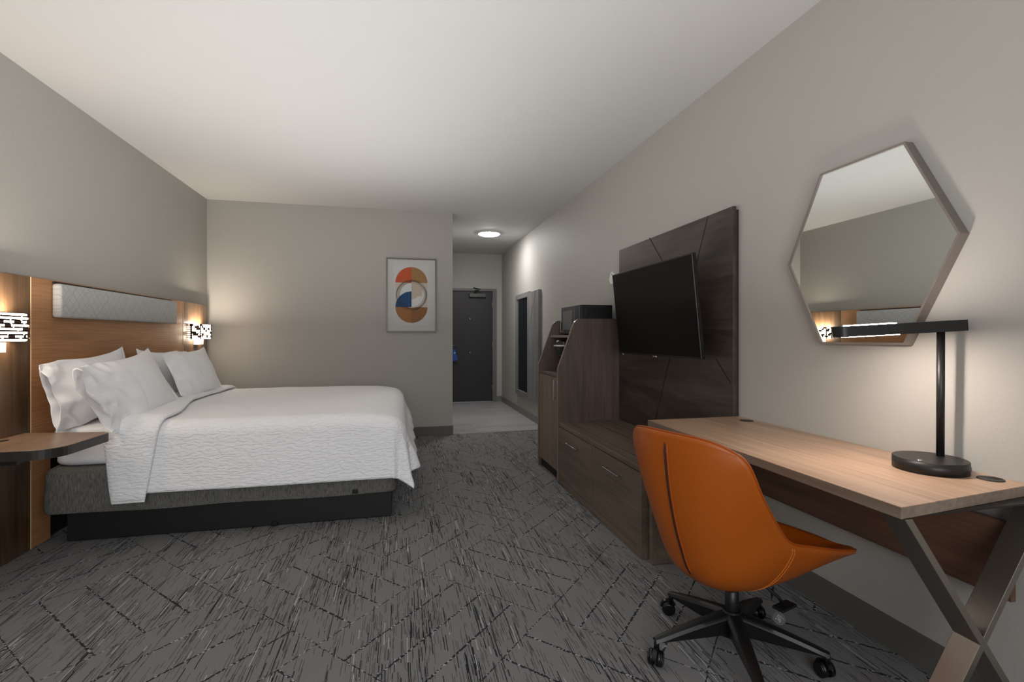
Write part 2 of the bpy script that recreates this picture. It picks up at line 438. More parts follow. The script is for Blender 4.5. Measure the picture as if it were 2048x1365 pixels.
b = B(); box(b, -WX + .05, WX - .05, YW - .065, YW - .06, WZ0 + .05, WZ1 - .05); put('pane', b, mg, win)
# baseboards
b = B(); box(b, XR - .012, XR, YW, YB, 0, .125, .002); struct('baseboard_right', b, M_base)
b = B(); box(b, XL, XL + .012, YW, YB - .012, 0, .11, .002); struct('baseboard_left', b, M_base)
b = B(); box(b, XL + .012, XP + .006, YB - .012, YB, 0, .11, .002); struct('baseboard_partition', b, M_base)
b = B(); box(b, XR - .010, XR, YB + .02, YD - .01, 0, .10, .001); box(b, DX1, XR - .01, YD - .010, YD, 0, .10, .001)
box(b, XP, DX0, YD - .010, YD, 0, .10, .001); struct('baseboard_entry', b, M_tilebase)
b = B(); box(b, XP, XR - .01, YB + .012, YB + .030, 0, .006, .002); struct('trim_1', b, M_chrome)

# entry door
b = B()
box(b, DX0, DX0 + .06, YD - .02, YD + .10, 0, DZ, .003); box(b, DX1 - .078, DX1, YD - .02, YD + .10, 0, DZ, .003); box(b, DX0, DX1, YD - .0205, YD + .10, DZ - .045, DZ, .003)
df = struct('trim_2', b, M_doorframe)
LX0, LX1 = DX0 + .062, DX1 - .080
b = B(); box(b, LX0, LX1, YD + .012, YD + .055, .008, DZ - .048, .002); dr = struct('door_1', b, M_door)
b = B(); box(b, 1.247, 1.555, YD - .055, YD + .012, 1.935, 2.005, .006); put('door_closer', b, plain('closer_grey', (82, 81, 80), .4, metal=.5), dr)
b = B(); tube(b, [(1.36, YD - .03, 2.005), (1.36, YD - .03, 2.045), (1.44, YD - .14, 2.075), (1.36, YD - .02, 2.10), (1.33, YD + .0, 2.11)], .011, 8); cyl(b, (1.36, YD - .03, 2.0), (1.36, YD - .03, 2.06), .016)
put('closer_arm', b, M_blackmetal, dr)
for z in (1.537, .92):
    b = B(); cyl(b, (1.266, YD + .012, z), (1.266, YD - .002, z), .012, .010, 16); put('peephole' if z > 1 else 'door_stud', b, M_chrome, dr)
b = B(); box(b, .86, .92, YD - .0, YD + .012, .93, 1.12, .004); cyl(b, (.89, YD + .0, 1.045), (.89, YD - .06, 1.045), .012); tube(b, [(.89, YD - .06, 1.045), (.93, YD - .062, 1.045), (1.01, YD - .06, 1.047)], .0105, 10)
put('door_handle', b, M_chrome, dr)
for z in (.25, 1.05, 1.80):
    b = B(); box(b, LX1 - .004, LX1 + .012, YD - .012, YD + .008, z - .06, z + .06, .002); cyl(b, (LX1 + .004, YD - .006, z - .06), (LX1 + .004, YD - .006, z + .06), .008); put('hinge', b, M_chrome, dr)
b = B()
poly(b, [(.955, YD - .072, .985), (.985, YD - .072, .975), (1.035, YD - .072, .79), (.93, YD - .072, .75), (.90, YD - .072, .955)], (0, -.003, 0))
t = tag(put('door_hanger', b, plain('blue_card', (26, 70, 150), .5)), 'blue paper sign hanging from the handle of the dark entry door', 'door sign')
b = B(); tube(b, [(.955 + .02 * math.cos(a), YD - .074 - .0 * a, 1.012 + .035 * math.sin(a)) for a in [i * PI / 8 for i in range(16)]], .003, 6, closed=True); put('loop', b, M_blackmetal, t)
b = B(); box(b, .965, .985, YD - .0765, YD - .0752, .90, .93); put('printed_mark', b, plain('pale_print', (150, 190, 220), .6), t)

# entry ceiling light
t = thing('ceiling_light', 'round white glowing disc light on the ceiling of the entry corridor', 'ceiling light', (1.286, 7.11, HC))
b = B(); cyl(b, (1.286, 7.11, HC - .022), (1.286, 7.11, HC), .165, .165, 48); put('rim', b, M_white_pl, t)
b = B()
grid(b, lambda u, v: Vector((1.286 + .15 * math.sin(v * PI / 2) * math.cos(2 * PI * u), 7.11 + .15 * math.sin(v * PI / 2) * math.sin(2 * PI * u), HC - .0225 - .022 * math.cos(v * PI / 2))), 40, 8, True)
put('diffuser', b, emit('cool_white_diffuser', (1.0, .99, .98), 105), t, True)

# ------------------------------------------------------------------ framed picture on the partition wall
t = thing('picture_frame', 'framed abstract print of orange, brown and blue half circles on the back wall', 'picture', (.142, YB, 1.71))
px0, px1, pz0, pz1 = -.152, .436, 1.269, 2.154
b = B(); fw = .012
box(b, px0, px0 + fw, YB - .032, YB - .002, pz0, pz1, .0015); box(b, px1 - fw, px1, YB - .032, YB - .002, pz0, pz1, .0015)
box(b, px0 + fw, px1 - fw, YB - .032, YB - .002, pz0, pz0 + fw, .0015); box(b, px0 + fw, px1 - fw, YB - .032, YB - .002, pz1 - fw, pz1, .0015)
put('frame', b, plain('pewter_frame', (92, 86, 78), .35, metal=.7), t)
b = B(); box(b, px0 + fw, px1 - fw, YB - .022, YB - .004, pz0 + fw, pz1 - fw); put('mat_board', b, plain('mat_board', (190, 189, 185), .7), t)
pcol = [plain('print_paper', (194, 194, 193), .7), plain('print_orange', (184, 80, 42), .7), plain('print_tan', (148, 112, 68), .7),
        plain('print_brown', (150, 102, 54), .7), plain('print_brown_dark', (134, 90, 50), .7), plain('print_blue', (18, 66, 106), .7),
        plain('print_beige', (186, 172, 160), .7), plain('print_white', (206, 207, 208), .7), plain('print_ink', (44, 44, 46), .7), plain('print_cream', (188, 178, 166), .7)]
b = B(); ac, az1, az2, ar = .142, 1.862, 1.567, .190; lay = [YB - .0225]
def flat(pts, mi):
    lay[0] -= .00025
    f = b.faces.new([b.verts.new((x, lay[0], z)) for x, z in pts]); f.material_index = mi
def arc(cx, cz, r, a0, a1, mi, n=28, pie=True):
    pts = [(cx + r * math.cos(math.radians(a0 + (a1 - a0) * i / n)), cz + r * math.sin(math.radians(a0 + (a1 - a0) * i / n))) for i in range(n + 1)]
    if pie: pts.append((cx, cz))
    flat(pts, mi)
flat([(-.068, 1.353), (.352, 1.353), (.352, 2.07), (-.068, 2.07)], 0)
flat([(ac - ar, az2), (ac + ar, az2), (ac + ar, az1), (ac - ar, az1)], 9)
arc(ac, az1, ar, 90, 180, 1); arc(ac, az1, ar, 0, 90, 2); arc(ac, az2, ar, 180, 270, 3); arc(ac, az2, ar, 270, 360, 4)
arc(ac, 1.71, .15, 0, 359.9, 7, 48, False)
arc(ac, 1.752, .092 + .04, 0, 90, 6); arc(ac, 1.752, .09, 270, 360, 6); flat([(ac, 1.70), (ac + .125, 1.70), (ac + .13, 1.752), (ac, 1.752)], 6)
arc(ac, az2, ar, 90, 180, 5)
for k, (dx, dz, rr) in enumerate(((0, 0, .182), (.006, .004, .176), (-.004, .006, .170), (.01, -.004, .168), (.0, -.008, .174), (.014, .0, .160), (.004, .002, .145))):
    lay[0] -= .00025
    n = 56; ring = []
    for i in range(n):
        a = 2 * PI * i / n; e = 1 + .012 * math.sin(2 * a + k)
        ring.append([b.verts.new((ac + dx + (rr * e + s) * math.cos(a), lay[0], 1.713 + dz + (rr * e + s) * math.sin(a))) for s in (0, .0022)])
    for i in range(n):
        f = b.faces.new((ring[i][0], ring[i][1], ring[(i + 1) % n][1], ring[(i + 1) % n][0])); f.material_index = 8
put('art_print', b, pcol, t)

# ------------------------------------------------------------------ headboard wall
XH = -2.04
t = thing('headboard', 'wide oak headboard panel with a grey upholstered strip behind the bed', 'headboard', (XL + .02, 4.33, 0))
b = B(); box(b, XL + .004, XH, 3.326, 3.485, .003, 1.553, .0015); box(b, XL + .004, XH, 5.05, 5.328, .003, 1.553, .0015); box(b, XL + .004, XH, 3.485, 5.05, .50, 1.553)
put('panel', b, M_oak, t)
b = B(); box(b, XL + .0135, XL + .019, 3.486, 5.049, .004, .499); put('backing_or_shade_board', b, M_groove, t)  # black sheet added so the open void below the panel reads as shade
M_pale = plain('pale_edge_strip', (214, 178, 138), .4)
for y in (3.320, 5.328):
    b = B(); box(b, XH - .002, XH + .002, y, y + .0055, .003, 1.553); put('edge_strip', b, M_pale, t)
b = B(); box(b, XH, XH + .05, 3.490, 5.081, 1.329, 1.534, .016, seg=4)
put('upholstered_strip', b, M_cushion, t, True)
b = B(); box(b, XH, XH + .010, 3.50, 5.06, 1.535, 1.546); put('top_rail', b, M_blackmetal, t)
for nm, y0, y1, lab in (('a', 2.70, 3.319, 'dark walnut wall panel behind the round-cornered nightstand, left of the headboard'), ('b', 5.334, 5.94, 'dark walnut wall panel between the headboard and the back wall corner')):
    b = B(); box(b, XL + .004, XH, y0, y1, .003, 1.553, .0015)
    tag(put('wall_panel', b, M_walnut_v), lab, 'wall panel')

# sconces
M_bronze = plain('sconce_bronze', (92, 68, 56), .45, metal=.3)
def sconce(cy, lab):
    rs = random.Random(3)
    t = thing('wall_sconce', lab, 'wall lamp', (XH, cy, 1.185), 'bedside sconces')
    z0, z1, D, hw = 1.185, 1.338, .100, .165
    b = B(); box(b, XH, XH + .055, cy - .055, cy + .055, 1.128, z0 - .004, .003); put('wall_mount', b, M_white_pl, t)
    b = B(); box(b, XH + .012, XH + D - .012, cy - hw + .012, cy + hw - .012, z0 + .004, z1 - .004, .006)
    put('diffuser', b, emit('warm_sconce_glow', (1.0, .84, .66), 24), t)
    # the lamp's own light leaving through the open top
    a_ = area('sconce_light', (XH + .05, cy, z1 + .004), (XH + .05, cy + .0001, 3), .06, 5, (1.0, .88, .74), .26)
    a_.parent = t; a_.location = Vector((XH + .05, cy, z1 + .004)) - Vector(t.location)
    # perforated shell running round three sides
    R = .02
    path = [(XH, cy - hw), (XH + D - R, cy - hw)]
    for i in range(1, 6): a = -PI / 2 + PI / 2 * i / 5; path.append((XH + D - R + R * math.cos(a), cy - hw + R + R * math.sin(a)))
    for i in range(0, 6): a = PI / 2 * i / 5; path.append((XH + D - R + R * math.cos(a), cy + hw - R + R * math.sin(a)))
    path.append((XH, cy + hw))
    segl = [0]
    for p, q in zip(path, path[1:]): segl.append(segl[-1] + math.hypot(q[0] - p[0], q[1] - p[1]))
    T = segl[-1]
    def at(s):
        s = max(0, min(T, s))
        for i in range(len(segl) - 1):
            if s <= segl[i + 1] + 1e-9:
                k = (s - segl[i]) / max(1e-9, segl[i + 1] - segl[i]); p, q = path[i], path[i + 1]
                return (p[0] + (q[0] - p[0]) * k, p[1] + (q[1] - p[1]) * k, (q[1] - p[1]) / (segl[i + 1] - segl[i]), -(q[0] - p[0]) / (segl[i + 1] - segl[i]))
    def strip(s0, s1, za, zb):
        n = max(2, int((s1 - s0) / .008)); prev = None
        for i in range(n + 1):
            x, y, nx, ny = at(s0 + (s1 - s0) * i / n)
            cur = [b.verts.new(v) for v in ((x, y, za), (x + nx * -.003, y + ny * -.003, za), (x - nx * .003, y - ny * .003, zb), (x, y, zb))]
            if prev:
                for k in range(4): b.faces.new((prev[k], prev[(k + 1) % 4], cur[(k + 1) % 4], cur[k]))
            prev = cur
    b = B(); rows = 8; h = (z1 - z0) / rows
    strip(0, T, z0, z0 + .003); strip(0, T, z1 - .003, z1)
    for r in range(1, rows):
        zc = z0 + h * r
        s = rs.uniform(-.05, 0)
        while s < T:
            ln = rs.uniform(.04, .14); gp = rs.uniform(.004, .02)
            strip(max(0, s), min(T, s + ln), zc - .0045, zc + .0045)
            if rs.random() < .8:
                q = s + rs.uniform(.0, .04); w2 = rs.uniform(.015, .055)
                if 0 < q and q + w2 < T: strip(q, q + w2, zc, zc + h)
            s += ln + gp
    strip(.012, .028, z0, z1); strip(T - .028, T - .012, z0, z1); strip(D - .004, D + .012, z0, z1)
    put('perforated_shade', b, M_bronze, t)
    return t
sconce(3.005, 'glowing perforated wall lamp above the nightstand, cut by the left photo edge')
sconce(5.63, 'glowing perforated wall lamp in the far corner beyond the pillows')

# ------------------------------------------------------------------ nightstand
def rounded(pts, r, n=8):
    out = []
    m = len(pts)
    for i, (p, rr) in enumerate(zip(pts, r)):
        p = Vector(p)
        if not rr: out.append(p); continue
        a = (Vector(pts[i - 1]) - p).normalized(); c = (Vector(pts[(i + 1) % m]) - p).normalized()
        ang = a.angle(c); d = rr / math.tan(ang / 2)
        cc = p + (a + c).normalized() * rr / math.sin(ang / 2)
        v0 = p + a * d - cc; v1 = p + c * d - cc; th = v0.angle(v1)
        for k in range(n + 1):
            f = k / n
            out.append(cc + (v0 * math.sin((1 - f) * th) + v1 * math.sin(f * th)) / math.sin(th))
    return out
t = thing('nightstand', 'floating round-cornered walnut nightstand shelf beside the bed', 'nightstand', (-1.85, 3.0, .52))
pts = rounded([(XH, 2.76, .627), (-1.60, 2.76, .627), (-1.585, 3.205, .627), (XH, 3.275, .627)], [0, .12, .05, 0])
b = B(); poly(b, pts, (0, 0, .048), bev=.0015)
put('shelf_top', b, wood('nightstand_top', (122, 98, 80), (150, 122, 100), 'Y', .35, 80, 8), t)
M_nsedge = wood('nightstand_edge', (38, 34, 32), (50, 45, 41), 'Y', .4, 60, 8)
b = B(); P2 = rounded([(XH, 2.7585, .628), (-1.5985, 2.7585, .628), (-1.5835, 3.206, .628), (XH, 3.2765, .628)], [0, .12, .05, 0])
va = [b.verts.new(p) for p in P2]; vb = [b.verts.new(Vector(p) + Vector((0, 0, .0455))) for p in P2]
vi = [b.verts.new(p + (Vector((-1.85, 3.0, p.z)) - p) * .004) for p in P2]; vj = [b.verts.new(p + (Vector((-1.85, 3.0, p.z)) - p) * .004 + Vector((0, 0, .0455))) for p in P2]
for i in range(len(P2) - 1):
    b.faces.new((va[i], va[i + 1], vb[i + 1], vb[i])); b.faces.new((vi[i], vi[i + 1], vj[i + 1], vj[i])); b.faces.new((vb[i], vb[i + 1], vj[i + 1], vj[i])); b.faces.new((va[i], va[i + 1], vi[i + 1], vi[i]))
put('edge_band', b, M_nsedge, t)
b = B(); box(b, XH, XH + .012, 2.74, 3.27, .52, .627); put('mounting_board', b, M_cab_v, t)
for y in (2.84, 3.02):
    b = B(); box(b, XH + .013, -1.80, y, y + .03, .592, .627, .002); put('bracket', b, M_blackmetal, t)
b = B(); cyl(b, (-1.99, 3.045, .6752), (-1.99, 3.045, .6772), .022); put('grommet', b, M_black, t)

# ------------------------------------------------------------------ bed
YN, YF = 3.39, 5.32      # mattress sides
t = thing('bed', 'large bed base and mattress with grey fabric box spring and black platform', 'bed', (-1.0, 4.35, 0))
bed = t
b = B(); box(b, -1.91, -.052, 3.40, 5.28, .004, .172, .004); put('platform', b, plain('black_base', (19, 19, 20), .55), t)
for (x, y) in ((-.78, 3.402),):
    b = B(); cyl(b, (x, y, .012), (x, y - .012, .012), .022, .018, 20); put('platform_foot', b, M_black, t)
# box spring
def bs(u, v):
    # u round the perimeter, v up the side then onto the top
    x0, x1, y0, y1 = -2.022, -.015, 3.362, 5.325
    r = .045; prof = [(0.0, .176), (.0, .18), (.006, .20), (.004, .26), (0, .34), (0, .405), (-.012, .432), (-.035, .446), (-.12, .449), (-.9, .449)]
    off, z = prof[v]
    a = u * 4; k = int(a) % 4; f = a - int(a)
    hx, hy = (x1 - x0) / 2, (y1 - y0) / 2; cx, cy = (x0 + x1) / 2, (y0 + y1) / 2
    ang = 2 * PI * u
    c, s = math.cos(ang), math.sin(ang)
    e = 34.0
    rad = (abs(c) ** e + abs(s) ** e) ** (-1 / e)
    px, py = c * rad, s * rad
    sag = .004 * noise.noise(Vector((px * 4, py * 4, z * 9))) + .005 * math.sin(px * 11) * (1 - min(1, abs(z - .3) / .2))
    return Vector((cx + px * (hx + off + sag), cy + py * (hy + off + sag), z + (.004 * math.sin(px * 7 + py * 5) if v < 3 else 0)))
b = B(); nu = 240
V = [[b.verts.new(bs((i + .5) / nu, j)) for i in range(nu)] for j in range(10)]
for j in range(9):
    for i in range(nu):
        f = b.faces.new((V[j][i], V[j][(i + 1) % nu], V[j + 1][(i + 1) % nu], V[j + 1][i])); f.smooth = True
b.faces.new(V[0]); b.faces.new(V[9])
put('box_spring', b, M_boxspring, t)
b = B(); box(b, -.30, -.265, 3.345, 3.366, .186, .214, .002); put('corner_tag', b, M_black, t)
# mattress in its white fitted sheet
def soft_slab(x0, x1, y0, y1, z0, z1, r, amp, sc, seed):
    b = B(); nu, nv = 260, 22
    cx, cy = (x0 + x1) / 2, (y0 + y1) / 2; hx, hy = (x1 - x0) / 2, (y1 - y0) / 2
    rows = []
    for j in range(nv + 1):
        f = j / nv
        if f < .2: a = f / .2; o_, z = -r * (1 - math.sin(a * PI / 2)), z0 + r * (1 - math.cos(a * PI / 2))
        elif f < .65: a = (f - .2) / .45; o_, z = 0, z0 + r + (z1 - z0 - 2 * r) * a
        elif f < .85: a = (f - .65) / .2; o_, z = -r * (1 - math.cos(a * PI / 2)), z1 - r + r * math.sin(a * PI / 2)
        else: a = (f - .85) / .15; o_, z = -r - a * (hy * .92 - r), z1
        row = []
        for i in range(nu):
            ang = 2 * PI * (i + .5) / nu; c, s = math.cos(ang), math.sin(ang); e = 30
            rad = (abs(c) ** e + abs(s) ** e) ** (-1 / e); px, py = c * rad, s * rad
            p = Vector((cx + px * (hx + o_), cy + py * (hy + o_), z))
            n_ = noise.noise(p * sc + Vector((seed, 0, 0))) + .5 * noise.noise(p * sc * 2.3 + Vector((0, seed, 0)))
            p += Vector((px, py, .3)) * amp * n_
            row.append(b.verts.new(p))
        rows.append(row)
    for j in range(nv):
        for i in range(nu):
            f = b.faces.new((rows[j][i], rows[j][(i + 1) % nu], rows[j + 1][(i + 1) % nu], rows[j + 1][i])); f.smooth = True
    b.faces.new(rows[0]); b.faces.new(rows[-1])
    return b
b = soft_slab(-1.985, -.02, YN - .018, YF, .452, .672, .035, .012, 6, 2.0)
put('mattress', b, M_white_fab, t, True)

# bedspread: cloth draped over near side, far side and foot
ZT = .705; R_ = .10
XE, Y0, Y1 = .045, YN - .065, YF + .045       # outer faces of the drape
def drape(s, tt, lift=0.0):
    """s: cloth coordinate along the bed (x), tt: across (y); both metric. lift: offset outward"""
    ex = max(0.0, s - (XE - R_)); ny = max(0.0, (Y0 + R_) - tt); fy = max(0.0, tt - (Y1 - R_))
    ey = ny if ny > 0 else -fy
    d = math.hypot(ex, ey)
    bx = min(s, XE - R_); by = min(max(tt, Y0 + R_), Y1 - R_)
    if d < 1e-9:
        z = ZT + lift; x, y = bx, by
        nrm = Vector((0, 0, 1))
    else:
        dx, dy = ex / d, -ey / d
        corner = abs(dx * dy) * 2
        if d > .447: d = .447 + (d - .447) * (1 - .50 * corner)
        if d < R_ * PI / 2: a = d / R_; out, drop = R_ * math.sin(a), R_ * (1 - math.cos(a)); nx = math.sin(a); nz = math.cos(a)
        else:
            rem = d - R_ * PI / 2
            fl = .10 + .14 * max(0, dx) - .07 * corner
            out, drop = R_ + rem * fl, R_ + rem * .99; nx, nz = 1, .1
            phi = math.atan2(dy, dx)
            ph = math.sin(phi * 7.0 + .6) * corner + .55 * math.sin(tt * 13 + 1.0) * abs(dx) + .25 * math.sin(s * 6 + .5) * abs(dy)
            out += .085 * rem * ph * (1.4 if dx > .1 else .55)
        x = bx + dx * (out + lift * nx); y = by + dy * (out + lift * nx); z = ZT - drop + lift * nz
    p = Vector((x, y, z))
    w1 = noise.noise(Vector((s * 2.2, tt * 2.2, .3))); w2 = noise.noise(Vector((s * 6, tt * 6, 4.3)))
    q = min(1, d * 3)
    p.z += (.008 * w1 + .0025 * w2) * (1 - q) - .045 * max(0, (s + .30) / .3) ** 2 * (1 - q)
    if d > 0: p += Vector((dx, dy, 0)) * q * (.006 + .009 * w1 + .004 * w2)
    return p
SX0 = -1.86; SX1 = XE - R_ + .445; T0 = Y0 + R_ - .475; T1 = Y1 - R_ + .43
def cuff_edges(tt):
    hang = max(0, (Y0 + R_) - tt) / .45
    near = max(0, min(1, (4.5 - tt) / 1.1)); near = near * near * (3 - 2 * near)
    return -1.89 + .19 * near + .075 * hang, -1.575 + .19 * near - .055 * hang
def spread(u, v):
    tt = T0 + (T1 - T0) * v
    s0 = cuff_edges(tt)[0] + .05
    s = s0 + (SX1 - s0) * u
    return drape(s, tt)
b = B(); grid(b, spread, 150, 190)
sp = put('bedspread', b, M_duvet, None, True)
md = sp.modifiers.new('thickness', 'SOLIDIFY'); md.thickness = .014; md.offset = -1
tag(sp, 'white rippled bedspread draped over the bed, folded down near the pillows', 'bedspread')
def cuff(u, v):
    # flattened loop: over the band and back, making a soft folded edge
    tt = (T0 - .045) + (T1 - T0 + .02) * v
    c0, c1 = cuff_edges(tt)
    a = 2 * PI * u
    s = (c0 + c1) / 2 + (c1 - c0) / 2 * math.copysign(abs(math.cos(a)) ** .55, math.cos(a))
    l = .020 + .019 * math.copysign(abs(math.sin(a)) ** .7, math.sin(a))
    endr = min(1, min(v, 1 - v) / .012); l = .020 + (l - .020) * math.sqrt(max(0, 1 - (1 - endr) ** 2)) 
    return drape(s, tt, l + .005 * noise.noise(Vector((s * 7, tt * 5, 1))))
b = B(); V = grid(b, cuff, 56, 170, True)
b.faces.new(V[0]); b.faces.new(V[-1])
put('folded_cuff', b, M_duvet, sp, True)

# pillows
M_pillow = plain('pillowcase', (243, 243, 245), .85, bump=.10, bscale=350, var=.01, spec=.2)
def pillow(lab, cen, axis_l, axis_h, L=.90, H=.50, T=.20, seed=1.0, cuff=True, droop=0.0):
    """axis_l points from the open (hem) end to the closed end; axis_h up along the pillow"""
    l = Vector(axis_l).normalized(); h = Vector(axis_h); h = (h - l * h.dot(l)).normalized(); n = l.cross(h)
    if n.x < 0: n = -n
    cen = Vector(cen) + Vector((0, 0, .008))
    st = [(-.50, (.020, .80)), (-.47, (.10, .84)), (-.40, (.30, .93)), (-.30, (.62, .98)), (-.15, (.93, .94)), (0, (1, .91)), (.15, (.95, .92)), (.30, (.70, .96)), (.42, (.34, 1.03)), (.48, (.12, 1.09)), (.50, (.02, 1.12))]
    if cuff: st[0] = (-.50, (.40, .93)); st[1] = (-.46, (.38, .94)); st[2] = (-.38, (.46, .95))
    b = B(); nu, nv = 84, 70
    def pos(u, s, inner=0.0, tk=None):
        a, hh = interp(st, s)
        th = 2 * PI * u
        y = math.cos(th); z = math.sin(th)
        y = math.copysign(abs(y) ** .85, y)
        zz = math.copysign(abs(z) ** 1.25, z)
        # ears: the closed end is concave between its corners
        xs = s * L
        if s > .3: xs -= .055 * ((s - .3) / .2) ** 2 * (1 - y * y)
        if s < -.3 and not cuff: xs += .05 * ((-s - .3) / .2) ** 2 * (1 - y * y)
        py = y * hh * H / 2 * (1 - inner); pz = zz * a * T / 2 * (1 - inner)
        if cuff and s < -.36:
            k = (-.36 - s) / .14
            pz += .013 * k * math.sin(y * 4.4 + seed * 2 + (1.0 if z > 0 else 0)); xs += .022 * k * math.sin(y * 3.1 + seed)
        p = cen + l * xs + h * (py + .0 - (droop * (s * 2) ** 2 if s < 0 else 0)) + n * pz
        q = Vector((xs * 5 + seed, py * 5, pz * 3))
        side = 2.0 if z > 0 else 0.0
        w1 = noise.noise(Vector((xs * 3.4 + seed, py * 4, seed + side))) * .012; w2 = noise.noise(Vector((xs * 5 + seed * 3, py * 16 + 5 * xs, seed + side))) * .008 * (1.7 if s < -.1 else .3)
        rg = abs(noise.noise(Vector((xs * 7 + py * 6 + seed, py * 9 - xs * 4, seed * 2 + side)))) * -.040 * max(0, min(1, (-.05 - s) / .25)) * (1 if cuff else .3)
        p += n * (w1 + w2 + rg) * (1 if z >= 0 else -1) * min(1, abs(z) * 2)
        return p
    V = []
    ss = [(-.5 + j / nv) for j in range(nv + 1)]
    if cuff:
        for k in range(6, 0, -1):
            V.append([b.verts.new(pos(i / nu, -.5 + .018 * k, inner=.06 + (.03 * k))) for i in range(nu)])
    for s in ss: V.append([b.verts.new(pos(i / nu, s)) for i in range(nu)])
    for j in range(len(V) - 1):
        for i in range(nu):
            f = b.faces.new((V[j][i], V[j][(i + 1) % nu], V[j + 1][(i + 1) % nu], V[j + 1][i])); f.smooth = True
    b.faces.new(V[0]); b.faces.new(V[-1])
    o = put('pillow', b, M_pillow, None, True)
    md = o.modifiers.new('sub', 'SUBSURF'); md.levels = 1; md.render_levels = 1
    return tag(o, lab, 'pillow', 'bed pillows')
pillow('back white pillow leaning on the headboard at the nightstand side, open ruffled hem', (-1.925, 3.72, .882), (0, 1, .06), (-.24, 0, 1), L=.88, H=.42, seed=1.3, T=.15)
pillow('front white pillow at the nightstand side, crumpled open hem over the bed edge', (-1.690, 3.68, .868), (-.02, 1, .07), (-.50, 0, 1), L=.95, H=.45, seed=4.1, T=.18)
pillow('white pillow mostly hidden behind the far front pillow, against the headboard', (-1.925, 4.74, .890), (0, -1, .02), (-.24, 0, 1), L=.86, H=.40, seed=7.7, T=.15)
pillow('smooth white front pillow on the far side of the bed by the corner', (-1.705, 4.69, .900), (.0, 1, .0), (-.42, 0, 1), L=.90, H=.41, seed=2.6, T=.17, cuff=False)

# ------------------------------------------------------------------ television wall
t = thing('media_panel', 'tall dark walnut wall panel with diagonal grooves behind the television', 'wall panel', (XR, 3.13, .51))
b = B(); XF = 1.825
box(b, XF, 1.845, 2.402, 3.868, .507, 1.947, .001)
put('face_board', b, M_tvwood, t)
b = B(); box(b, 1.845, XR - .001, 2.404, 3.86, .507, 1.928); put('backing_or_shade_board', b, M_tvside, t)
b = B()
def groove(a, c, w=.0035):
    b = B()
    (y0, z0), (y1, z1) = a, c; d = Vector((0, y1 - y0, z1 - z0)).normalized(); nn = Vector((0, -d.z, d.y)) * w
    p, q = Vector((XF - .0008, y0, z0)), Vector((XF - .0008, y1, z1))
    poly(b, [p - nn, q - nn, q + nn, p + nn], (.0016, 0, 0)); put('groove_line', b, M_groove, t)
def yz(px, py):
    a = (px - 1024) / FPX; bb = (673 - py) / FPX; c, s = math.cos(YAW), math.sin(YAW)
    tt = XF / (a * c + s); return ((c - a * s) * tt, 1.215 + bb * tt)
for q0, q1 in (((1299, 476), (1324, 521)), ((1416, 433), (1390, 540)), ((1340, 716), (1310, 843)), ((1432, 718), (1461, 766))):
    groove(yz(*q0), yz(*q1))

# television
yaw, pit = -.007, .102
cy_, sy_ = math.cos(yaw), math.sin(yaw); u = Vector((sy_, cy_, 0)); n0 = Vector((-cy_, sy_, 0)); v0 = Vector((0, 0, 1))
tv_v = v0 * math.cos(pit) + n0 * math.sin(pit); tv_n = n0 * math.cos(pit) - v0 * math.sin(pit)
C_ = Vector((1.670, 3.058, 1.390)); W_, H_ = 1.07, .62
t = thing('television', 'black flat television tilted forward on a wall mount above the dresser', 'television', C_)
ax = (u, tv_v, tv_n)
b = B(); rot_box(b, C_ - tv_n * .014, ax, W_ / 2, H_ / 2, .014, .003); put('casing', b, M_satin, t)
b = B(); rot_box(b, C_ + tv_n * .0006, ax, W_ / 2 - .008, H_ / 2 - .010, .0006); put('screen', b, M_screen, t)
b = B(); rot_box(b, C_ - tv_n * .040 - tv_v * .06, ax, W_ / 2 - .18, H_ / 2 - .14, .014, .006); put('rear_housing', b, M_black, t)
b = B(); box(b, 1.80, XF - .003, 2.93, 3.19, 1.20, 1.56, .003); rot_box(b, C_ - tv_n * .09, ax, .05, .11, .04, .004); box(b, 1.74, 1.81, 3.02, 3.10, 1.33, 1.45, .004); put('wall_bracket', b, M_blackmetal, t)
b = B(); rot_box(b, C_ - tv_v * (H_ / 2 + .006) + tv_n * .001 - tv_n * .008 - u * -.0, ax, .022, .006, .006, .002); put('logo_plate', b, M_chrome, t)
b = B(); rot_box(b, C_ - tv_v * (H_ / 2 + .006) - tv_n * .008 + u * (W_ / 2 - .05), ax, .007, .005, .005, .002); put('indicator', b, M_chrome, t)
# small white wall device beyond the television
b = B()
pts = [(XR - .001, 4.06 + .045 * math.cos(a) * (1 if math.sin(a) > 0 else 1.25), 1.735 + .055 * math.sin(a)) for a in [2 * PI * i / 32 for i in range(32)]]
poly(b, pts, (-.018, 0, 0), bev=.003)
dv = tag(put('wall_sensor', b, M_white_pl), 'small white oval device on the wall just beyond the television corner', 'wall sensor')
b = B(); cyl(b, (XR - .0185, 4.055, 1.765), (XR - .0225, 4.055, 1.765), .006, .004, 12); put('indicator', b, M_black, dv)

